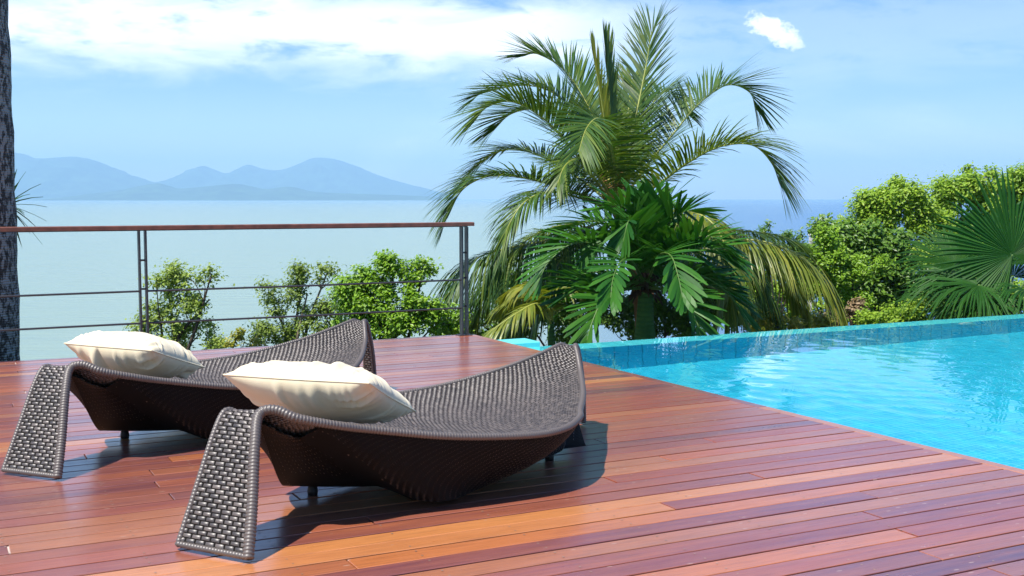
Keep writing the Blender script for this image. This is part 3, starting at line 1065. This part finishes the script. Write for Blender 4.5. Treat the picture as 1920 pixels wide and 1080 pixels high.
for k in range(14):
    a = rf.uniform(-.35, math.pi + .35)
    L = rf.uniform(110, 165)
    ex, ey = math.cos(a) * L * 1.05, -math.sin(a) * L * .95
    dy = rf.uniform(-1.0, .9)
    FR2.append(([(1210, 528), (1210 + ex * .45, 520 + ey * .75), (1210 + ex * .8, 520 + ey), (1210 + ex * 1.1, 520 + ey * .85 + 25)], (0, dy * .5, dy * .85, dy)))
for k, (pts, ys) in enumerate(FR2):
    frond(ap, rel(ap, F_(pts, Y1, ys)), seed=40 + k, nleaf=26, Lm=.46, width=.046, alpha=(66, 22), lift=.6, droop=.28, start=.16, mat=M_DARKLEAF, rmat=M_RACHIS_D, rad=.018, blunt=.35)

# an old yellow frond lying out towards the deck corner belongs to the low palm there
Yl = 13.6
lp = empty('palm_plant', tuple(at(1030, 700, Yl)))
tag(lp, 'low yellow-green palm plant with few fronds beside the deck corner', 'palm plant')
MB().tube(rel(lp, [at(1040, 740, Yl), at(1035, 660, Yl), at(1032, 600, Yl)]), [.06, .05, .04], 8).build('stem', M_SHAFT, lp, True)
for k, (pts, ys) in enumerate([
        ([(1035, 610), (1010, 570), (968, 588), (925, 618), (905, 636)], (0, -.3, -.5, -.6, -.7)),
        ([(1035, 610), (1000, 560), (965, 560), (935, 580)], (0, .3, .5, .6)),
        ([(1035, 605), (1040, 550), (1070, 540), (1105, 570)], (0, -.3, -.4, -.4)),
        ([(1035, 605), (1015, 545), (990, 535), (960, 545)], (0, .1, .1, 0))]):
    frond(lp, rel(lp, F_(pts, Yl, ys)), seed=70 + k, nleaf=36, Lm=.42, width=.03, alpha=(62, 26), lift=.3, droop=1.2, start=.2, mat=M_COCO_Y, rad=.016)


# ------------------------------------------------------------------ fan palms
def fan_leaf(parent, base, hub, axis, face, rad, spread, nseg, droop=0.35, mat=None, seed=0, fuse=0.5):
    """petiole to the hub, pleated blade split into tips; axis = middle direction, face = side turned to the light"""
    r = np.random.default_rng(seed)
    base, hub = np.asarray(base, float), np.asarray(hub, float)
    ax = norm(np.asarray(axis, float))
    nz = np.asarray(face, float)
    nz = norm(nz - ax * (nz @ ax))
    sx = np.cross(nz, ax)
    o = MB().tube(spline([base, (base + hub) / 2 + np.array([0, 0, 0.05]), hub], 12), np.linspace(.022, .014, 12), 7).build('fan_leaf', M_RACHIS_D, parent, True)
    an = np.linspace(-spread / 2, spread / 2, nseg)
    V, Q = [], []
    rs = np.array([0.03, 0.25, fuse, 0.72, 0.88, 1.0])
    half = spread / nseg / 2
    for k, a in enumerate(an):
        L = rad * (1 - 0.22 * abs(a / (spread / 2)) ** 2) * r.uniform(0.93, 1.06)
        a = a + r.normal(0, 0.006)
        d = ax * math.cos(a) + sx * math.sin(a)
        t = -ax * math.sin(a) + sx * math.cos(a)
        dr = droop * r.uniform(0.4, 1.6) + (0.9 if r.random() < 0.08 else 0.0)
        fz = fuse * r.uniform(0.82, 1.12)
        sway = r.normal(0, 0.02)
        rs = np.array([0.03, 0.25, fz, fz + (1 - fz) * .4, fz + (1 - fz) * .75, 1.0])
        for s in (-1, 1):
            off = len(V)
            for i, x in enumerate(rs):
                wide = x * L * math.tan(half) if x <= fz else fz * L * math.tan(half) * (1 - (x - fz) / (1 - fz)) ** 0.8
                c = hub + d * (x * L) + t * (sway * L * max(0, x - fz) * 2) + nz * (0.10 * rad * (1 - (1 - x) ** 2)) + np.array([0, 0, -1]) * dr * L * max(0, x - 0.42) ** 2 * 1.6
                pleat = nz * wide * 0.75
                V.append(c)
                V.append(c + t * s * max(wide, 0.0008) - pleat)
            n = len(rs)
            Q += [[off + 2 * i, off + 2 * i + 1, off + 2 * i + 3, off + 2 * i + 2] for i in range(n - 1)]
    link('leaf_blade', mesh_np('leaf_blade', np.array(V), np.array(Q)), o, mat or M_FAN)
    return o


Yf = 15.6
fp = empty('fan_palm', tuple(at(1885, 720, Yf)))
tag(fp, 'fan palm with large round pleated leaves at the far right beyond the pool', 'palm tree')
o_ = lambda px, py, dy=0.0: at(px, py, Yf + dy) - np.array(fp.location)
MB().tube(spline([o_(1892, 760), o_(1890, 640), o_(1884, 570)], 12), np.linspace(.19, .13, 12), 12).build('trunk', M_TRUNK_B, fp, True)
B0 = o_(1886, 575)
for k, (hub, dy, ax, fc, rad, sp, dr) in enumerate([
        ((1898, 478), -.5, (-.45, .1, 1.0), (-.1, -1, .25), 1.06, R(285), .12),
        ((1792, 498), -.1, (-1.0, .2, .25), (.2, -.75, .65), .78, R(250), .35),
        ((1835, 535), -.7, (-1.0, -.3, -.05), (.0, -.35, 1), .92, R(210), .75),
        ((1925, 545), -.8, (.4, -.6, -.3), (.2, -.2, 1), .8, R(230), .9),
        ((1955, 500), .5, (1.0, .3, .5), (-.2, -.7, .6), 1.0, R(260), .3),
        ((1900, 520), .9, (.1, 1, .4), (0, -.5, 1), .9, R(240), .5),
        ((1770, 560), .3, (-1.0, .2, -.25), (.1, -.6, .8), .7, R(220), .8),
        ((1880, 500), .6, (-.6, .6, .8), (-.2, -.8, .5), 1.0, R(240), .3),
        ((1850, 560), -.9, (-.7, -.8, -.5), (-.2, -.2, 1), .75, R(200), 1.0)]):
    fan_leaf(fp, B0, o_(*hub, dy), ax, fc, rad * 1.12, sp, 66, dr, None, k, 0.62)
# dead strands hanging below the crown
ds = MB()
for k in range(40):
    a = rng.uniform(0, 6.28)
    q = B0 + np.array([math.cos(a) * .08, math.sin(a) * .08, rng.uniform(-.1, .05)])
    ds.tube(spline([q, q + [math.cos(a) * .22, math.sin(a) * .22, .02], q + [math.cos(a) * .34, math.sin(a) * .34, -rng.uniform(.2, .5)]], 6), np.linspace(.014, .004, 6), 4)
ds.build('dry_leaf_bases', M_TRUNK_B, fp, True)['kind'] = 'stuff'

# ------------------------------------------------------------------ tall trunk at the left edge, and the spiky plant behind it
Yt = 10.3
lt_ = empty('tall_palm', tuple(at(-28, 800, Yt)))
tag(lt_, 'tall palm trunk with dark lichen-spotted bark beyond the railing at the left edge', 'palm tree')
zz = np.linspace(-0.3, 9.0, 70)
path = np.stack([0.02 * np.sin(zz * 0.5), 0.02 * np.cos(zz * 0.7), zz], 1)
MB().tube(path, 0.305 + 0.006 * np.sin(zz * 38) + 0.004 * np.sin(zz * 17), 26).build('trunk', M_TRUNK_L, lt_, True)

sp_ = empty('spiky_plant', tuple(at(12, 720, 11.6)))
tag(sp_, 'spiky plant with narrow pointed leaves showing past the tall trunk', 'plant')
q0 = at(12, 385, 11.6) - np.array(sp_.location)
MB().tube([np.zeros(3), q0 * 0.5 + [0.02, 0, 0], q0], [.05, .045, .04], 8).build('stem', M_TRUNK_B, sp_, True)
M_SPIKE = leaf_mat('spiky_leaf', ((0.012, 0.05, 0.012), (0.03, 0.09, 0.018), (0.06, 0.13, 0.02)), 0.4, 0.2)
for k in range(34):
    a = k * 2.399
    e = R(75 - 140 * (k / 34))
    d = np.array([math.cos(a) * math.cos(e), math.sin(a) * math.cos(e), math.sin(e)])
    L = rng.uniform(.36, .48)
    s = norm(np.cross(d, [0.1, 0.2, 1.0]))
    rows_ = []
    for t_, w_ in ((0.0, .012), (.35, .017), (.7, .011), (1.0, .001)):
        c = q0 + d * L * t_ + np.array([0, 0, -.08 * t_ * t_])
        rows_.append([c - s * w_, c + np.array([0, 0, -.004]), c + s * w_])
    MB().grid(np.array(rows_)).build('leaf', M_SPIKE, sp_)

# ------------------------------------------------------------------ shrubs and trees
M_TWIG = simple('grey_twig', (0.20, 0.16, 0.12), 0.8)
M_TWIG_D = simple('dark_twig', (0.07, 0.05, 0.035), 0.8)


def leaf_cloud(centres, radii, counts, size, r, up=0.95):
    Vs, n0, Fs = [], 0, []
    for c, rad, n in zip(centres, radii, counts):
        d = norm(r.normal(size=(n, 3)))
        rr_ = np.abs(r.normal(0.62, 0.34, (n, 1)))
        p = c + d * rr_ * rad
        nrm = norm(d * 0.55 + np.array([-0.25, -0.30, up]) + r.normal(0, 0.45, (n, 3)))
        ax = norm(np.cross(nrm, r.normal(size=(n, 3))))
        sd = np.cross(nrm, ax)
        s = size * r.uniform(0.65, 1.25, (n, 1))
        V = np.stack([p - ax * s * .5, p + sd * s * .27 + nrm * s * .05, p + ax * s * .55 - nrm * s * .07, p - sd * s * .27 + nrm * s * .05], 1)
        Vs.append(V.reshape(-1, 3))
        Fs.append(np.arange(n * 4).reshape(n, 4) + n0)
        n0 += n * 4
    return np.concatenate(Vs), np.concatenate(Fs)


def shrub(name, label, cat, y, base_px, blobs, leaf_n, size, mat, twig=M_TWIG, seed=0, clump=0.2, depth=0.6, stems=5, group=None, stem_r=0.03):
    """blobs: (px, py, radius in photo pixels); clumps of leaves hang on limbs that reach them"""
    r = np.random.default_rng(seed + 500)
    root = empty(name, tuple(at(*base_px, y)))
    tag(root, label, cat, group)
    o = np.array(root.location)
    k = y / F
    cs, rs, ws = [], [], []
    for bx, by, br in blobs:
        c0 = at(bx, by, y)
        rad = br * k
        n = max(4, int((rad / clump) ** 2 * 3.2))
        d = norm(r.normal(size=(n, 3)))
        cc = c0 + d * (r.uniform(0, 1, (n, 1)) ** 0.4) * rad * np.array([0.86, depth, 0.86])
        cs.append(cc)
        rr_ = clump * r.uniform(0.55, 1.15, n)
        rs.append(rr_)
        ws.append(rr_ ** 2)
    cs, rs, ws = np.concatenate(cs), np.concatenate(rs), np.concatenate(ws)
    cnt = np.maximum(4, (leaf_n * ws / ws.sum()).astype(int))
    V, Q = leaf_cloud(cs - o, rs[:, None] * np.array([1, 1, .8]), cnt, size, r)
    wood = MB()
    hubs = []
    for s in range(stems):
        bx, by, br = blobs[s % len(blobs)]
        top = at(bx + r.uniform(-.5, .5) * br, by + r.uniform(-.3, .4) * br, y + r.uniform(-.3, .3) * br * k) - o
        b = np.array([r.uniform(-.1, .1), r.uniform(-.1, .1), -.15])
        m1 = b * .6 + top * .4 + np.array([r.uniform(-.12, .12), r.uniform(-.1, .1), .12])
        P = spline([b, m1, top], 14)
        wood.tube(P, np.linspace(stem_r, stem_r * .3, 14), 6)
        hubs.append(P[5:])
    hubs = np.concatenate(hubs)
    for c in cs[::2] - o:
        h = hubs[np.argmin(np.linalg.norm(hubs - (c - [0, 0, .25]), axis=1))]
        mid = (h + c) / 2 + r.normal(0, .04, 3)
        wood.tube(spline([h, mid, c], 6), np.linspace(stem_r * .3, stem_r * .10, 6), 4, False)
    wood.build('trunk', twig, root, True)
    link('crown', mesh_np('crown', V, Q), root, mat)
    return root


LIME = leaf_mat('lime_leaf', ((0.13, 0.27, 0.012), (0.25, 0.41, 0.020), (0.40, 0.54, 0.035)), 0.5, 0.32)
BRIGHT = leaf_mat('bright_leaf', ((0.10, 0.23, 0.010), (0.20, 0.38, 0.014), (0.31, 0.48, 0.025)), 0.45, 0.32)
MID = leaf_mat('mid_green_leaf', ((0.035, 0.11, 0.012), (0.085, 0.20, 0.016), (0.17, 0.31, 0.028)), 0.42, 0.3, 0.5)
DUSTY = leaf_mat('dusty_leaf', ((0.11, 0.18, 0.025), (0.22, 0.33, 0.04), (0.37, 0.48, 0.07)), 0.5, 0.32)
YELL = leaf_mat('yellow_leaf', ((0.20, 0.26, 0.02), (0.36, 0.36, 0.03), (0.5, 0.42, 0.06)), 0.4, 0.35)
PINKY = leaf_mat('dry_leaf', ((0.16, 0.13, 0.05), (0.30, 0.20, 0.10), (0.42, 0.28, 0.16)), 0.6, 0.2)
G1 = 'shrubs beyond the railing'
shrub('shrub', 'airy shrub with light bare branches behind the middle railing posts', 'shrub', 14.5, (325, 700), [(330, 530, 48), (372, 560, 42), (300, 575, 45), (340, 610, 60), (275, 640, 28), (410, 645, 24), (390, 520, 22), (262, 600, 24), (400, 625, 26), (325, 505, 20)], 8000, .050, DUSTY, M_TWIG_D, 1, .17, .7, 7, G1)
shrub('shrub', 'thin tall shrub with sparse pale leaves left of the dense bright one', 'shrub', 15.0, (560, 700), [(565, 500, 26), (480, 640, 26), (545, 640, 34), (610, 630, 40), (630, 585, 30), (560, 540, 40), (610, 510, 24), (515, 560, 38), (580, 600, 50), (525, 615, 40), (620, 560, 30), (490, 610, 18)], 9500, .048, DUSTY, M_TWIG, 2, .16, .7, 9, G1)
shrub('shrub', 'dense bright green shrub behind the railing left of the end post', 'shrub', 14.2, (720, 720), [(785, 505, 36), (700, 520, 40), (735, 490, 26), (660, 545, 36), (700, 575, 55), (780, 570, 52), (830, 600, 45), (650, 600, 40), (740, 620, 60)], 24000, .054, BRIGHT, M_TWIG_D, 3, .17, .7, 8, G1)
shrub('shrub', 'small yellow leaved shrub low at the deck edge behind the railing', 'shrub', 12.5, (450, 690), [(452, 634, 18), (432, 648, 14), (475, 650, 16)], 500, .05, YELL, M_TWIG, 4, .09, .8, 3, G1, .012)
tq = at(642, 690, 12.3)
sk = empty('yucca_plant', tuple(tq))
tag(sk, 'small rosette of upright pointed leaves behind the far lounger', 'plant')
q0 = np.array([0, 0, at(642, 640, 12.3)[2] - tq[2]])
MB().tube([np.zeros(3), q0], [.03, .03], 8).build('stem', M_TWIG_D, sk, True)
for k in range(22):
    a = k * 2.399
    e = R(82 - 60 * (k / 22))
    d = np.array([math.cos(a) * math.cos(e), math.sin(a) * math.cos(e), math.sin(e)])
    s = norm(np.cross(d, [0.1, 0.2, 1.0]))
    rows_ = []
    for t_, w_ in ((0.0, .012), (.35, .016), (.7, .011), (1.0, .001)):
        c = q0 + d * .32 * t_
        rows_.append([c - s * w_, c + np.array([0, 0, -.004]), c + s * w_])
    MB().grid(np.array(rows_)).build('leaf', M_SPIKE, sk)

G2 = 'trees and shrubs beyond the pool'
shrub('tree', 'lime green feathery tree standing highest left of the fan palm', 'tree', 21.0, (1680, 720), [(1590, 440, 34), (1630, 460, 46), (1700, 470, 50), (1650, 375, 42), (1695, 365, 40), (1610, 400, 32), (1720, 400, 40), (1670, 420, 50), (1745, 440, 50)], 36000, .070, LIME, M_TWIG, 11, .26, .7, 7, G2, .06)
shrub('tree', 'pale lime tree spreading along the skyline behind the fan palm', 'tree', 25.0, (1830, 720), [(1780, 350, 40), (1820, 340, 38), (1865, 345, 42), (1910, 340, 40), (1950, 350, 50), (1800, 400, 60), (1880, 400, 60), (1940, 420, 60)], 42000, .082, LIME, M_TWIG, 12, .32, .7, 7, G2, .07)
shrub('shrub', 'round leaved dark green shrub below the lime tree', 'shrub', 18.5, (1640, 740), [(1548, 442, 24), (1535, 474, 24), (1590, 440, 26), (1640, 450, 36), (1570, 455, 28), (1620, 480, 45), (1680, 480, 45), (1660, 540, 50), (1600, 540, 40), (1720, 540, 50), (1780, 520, 50)], 19000, .092, MID, M_TWIG_D, 13, .24, .7, 7, G2, .04)
shrub('shrub', 'vivid green shrub beside the drooping coconut frond', 'shrub', 17.6, (1600, 740), [(1520, 480, 15), (1530, 505, 30), (1512, 545, 34), (1545, 450, 16), (1560, 480, 26), (1590, 500, 38), (1635, 500, 26), (1565, 535, 34), (1610, 560, 34)], 20000, .055, BRIGHT, M_TWIG_D, 14, .18, .7, 6, G2, .03)
shrub('shrub', 'low fresh green undergrowth shrub along the infinity edge', 'shrub', 15.4, (1670, 760), [(1640, 592, 24), (1680, 590, 26), (1720, 585, 28), (1770, 580, 30), (1820, 575, 28)], 9000, .05, LIME, M_TWIG_D, 15, .14, .8, 6, G2, .02)
shrub('shrub', 'dry pinkish leaved shrub low between coconut frond and green shrub', 'shrub', 16.2, (1590, 760), [(1590, 585, 22), (1610, 570, 14), (1560, 600, 18)], 700, .07, PINKY, M_TWIG, 16, .12, .8, 5, G2, .02)
shrub('shrub', 'speckled yellow-green shrub under the drooping coconut frond', 'shrub', 15.6, (1480, 760), [(1460, 605, 22), (1500, 605, 22), (1540, 600, 22), (1425, 615, 18)], 2600, .055, YELL, M_TWIG, 17, .13, .8, 5, G2, .02)
shrub('shrub', 'small dark sprigs of a shrub against the sea above the coconut frond', 'shrub', 20.0, (1440, 740), [(1440, 432, 16), (1475, 445, 14), (1500, 452, 12), (1425, 470, 20)], 900, .06, MID, M_TWIG_D, 18, .13, .8, 6, G2, .02)
shrub('shrub', 'dark green shade shrub behind the two palms at the pool edge', 'shrub', 18.0, (1120, 780), [(890, 605, 40), (960, 560, 50), (1330, 530, 50), (1260, 520, 60), (1050, 530, 50), (960, 600, 50), (1040, 590, 60), (1130, 580, 60), (1220, 590, 60), (1310, 590, 60), (1400, 590, 50)], 42000, .07, MID, M_TWIG_D, 19, .24, .7, 7, G2, .03)
shrub('shrub', 'broad green shrub filling the slope below the lime trees', 'shrub', 22.0, (1640, 800), [(1370, 560, 45), (1420, 520, 45), (1455, 500, 36), (1400, 575, 45), (1450, 570, 45), (1480, 530, 40), (1500, 590, 40), (1560, 560, 50), (1640, 560, 60), (1720, 560, 60), (1800, 550, 60), (1880, 550, 60), (1760, 480, 50), (1840, 480, 50)], 42000, .08, BRIGHT, M_TWIG_D, 20, .3, .7, 8, G2, .04)
for px, py0, py1 in ((1540, 405, 420), (1519, 442, 458)):
    q = at(px, py1 + 60, 19.4)
    po = empty('post', tuple(q))
    tag(po, 'white post top showing above the shrubs against the sea, the %s one' % ('higher' if px == 1540 else 'lower'), 'post', 'white posts among the shrubs')
    hgt = at(px, py0, 19.4)[2] - q[2]
    MB().box((-.028, -.028, -.6), (.028, .028, hgt)).build('shaft', M_WHITE, po)
    MB().bevel_box((-.036, -.036, hgt + .001), (.036, .036, hgt + .03), .008).build('cap', M_WHITE, po)

# ------------------------------------------------------------------ ground, sea, hills, air
SEA_Z = -9.0


def ground_mat():
    t = NT('leafy_soil')
    n = t.noise(t.coord(), 0.9, 8, 0.65)
    t.set(Base_Color=t.ramp(n, [(0.3, (0.03, 0.045, 0.015)), (0.55, (0.06, 0.08, 0.02)), (0.75, (0.13, 0.10, 0.06))]), Roughness=0.95)
    t.bump(n, 0.8, 0.2)
    return t.m


gx = np.linspace(-60, 70, 90)
gy = np.linspace(-30, 66, 80)
GX, GY = np.meshgrid(gx, gy, indexing='ij')
GZ = -2.6 - 0.02 * np.clip(GY, 0, 100) - np.clip(GY - 14, 0, 100) * 0.20
GZ += 0.12 * np.sin(GX * 0.8) * np.cos(GY * 0.6) + 0.08 * np.sin(GX * 2.1 + GY)
ground = MB().grid(np.stack([GX, GY, GZ], -1)).build('ground', ground_mat(), None, True)
struct(ground)


def sea_mat():
    t = NT('sea_water')
    co = t.coord('Object')
    sep = t.n('ShaderNodeSeparateXYZ', Vector=co)
    n0 = t.noise(t.coord('Object', (0.0011, 0.004, 1)), 1.0, 5, 0.6)
    ang = t.math('DIVIDE', sep.outputs[0], t.math('MAXIMUM', sep.outputs[1], 1.0))
    deep = t.ramp(t.math('ADD', ang, t.math('MULTIPLY', t.math('SUBTRACT', n0, 0.5), 0.25)), [(0.0, (0.265, 0.355, 0.288)), (0.12, (0.12, 0.22, 0.32)), (0.3, (0.06, 0.15, 0.32))])
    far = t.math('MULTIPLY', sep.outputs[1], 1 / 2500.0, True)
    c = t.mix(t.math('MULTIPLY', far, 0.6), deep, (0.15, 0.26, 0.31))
    w1 = t.noise(t.coord('Object', (0.10, 0.55, 1)), 1.0, 6, 0.62, 0.3)
    w2 = t.noise(t.coord('Object', (0.012, 0.05, 1)), 1.0, 5, 0.6, 0.2)
    t.set(Base_Color=c, Roughness=0.2, Specular_IOR_Level=0.36, IOR=1.33)
    t.bump(t.math('ADD', t.math('MULTIPLY', w1, 0.7), w2), 0.8, 1.0)
    return t.m


sx_ = 9500.0
sea = MB().add([(-sx_, -400, SEA_Z), (sx_, -400, SEA_Z), (sx_, 11800, SEA_Z), (-sx_, 11800, SEA_Z)], [(0, 1, 2, 3)]).build('sea', sea_mat())
struct(sea)


def hill(pts, D, mat, seed, wf=0.16):
    r = np.random.default_rng(seed)
    pts = np.array(pts, float)
    X = (pts[:, 0] - 960) / F * D
    Z = (373 - pts[:, 1]) / 2156 * D + H - SEA_Z
    xs = np.linspace(X[0], X[-1], 220)
    S = spline(np.stack([X, Z, X * 0], 1), 600)
    o = np.argsort(S[:, 0])
    zs = np.interp(xs, S[o, 0], S[o, 1])
    rows_ = []
    for t_ in np.linspace(-1, 1, 25):
        hgt = np.maximum(0, 1 - abs(t_) ** 1.3)
        n = np.zeros_like(xs)
        for k in range(14):
            f = 2 ** (k * .42) / (D * .06)
            n += np.sin(xs * f * 6.28 + r.uniform(0, 6.3) + 4 * t_ * (1 + k * .4)) / (1.32 ** k)
        z = zs * hgt * (1 + 0.10 * n * (1 - hgt) * 2) + zs.max() * 0.004 * n * hgt
        rows_.append(np.stack([xs, np.full_like(xs, D + t_ * D * wf), np.maximum(SEA_Z - 2, SEA_Z - 0.5 + z)], 1))
    h = MB().grid(np.array(rows_)).build('hill', mat, None, True)
    struct(h)
    return h


M_HILL = simple('forested_hill', (0.05, 0.09, 0.04), 0.95, 0.5, 0.01)
hill([(-500, 372), (-300, 320), (-100, 275), (35, 288), (75, 298), (140, 295), (175, 300), (215, 318), (260, 334), (300, 345), (350, 362), (420, 373)], 8600, M_HILL, 1)
hill([(230, 373), (290, 346), (340, 332), (380, 313), (402, 318), (430, 325), (465, 311), (497, 318), (525, 320), (560, 309), (590, 298), (625, 299), (660, 309), (700, 325), (735, 338), (765, 346), (800, 354), (828, 362), (856, 373)], 9600, M_HILL, 2, .12)
hill([(120, 373), (180, 364), (230, 357), (265, 350), (300, 345), (335, 354), (380, 351), (440, 346), (470, 349), (500, 355), (545, 351), (590, 360), (640, 363), (700, 365), (760, 367), (800, 369), (840, 373)], 6400, M_HILL, 3, .08)


def haze_box(lo, hi, density, color):
    m = bpy.data.materials.new('sea_air')
    m.use_nodes = True
    nt = m.node_tree
    nt.nodes.clear()
    out = nt.nodes.new('ShaderNodeOutputMaterial')
    v = nt.nodes.new('ShaderNodeVolumePrincipled')
    v.inputs['Color'].default_value = (*color, 1)
    v.inputs['Density'].default_value = density
    v.inputs['Anisotropy'].default_value = 0.0
    nt.links.new(v.outputs[0], out.inputs['Volume'])
    o = MB().box(lo, hi).build('haze', m)
    o['kind'] = 'stuff'
    return o


haze_box((-10000, -500, SEA_Z - 3.5), (10000, 12000, 400), 1.7e-4, (0.45, 0.72, 1.0))
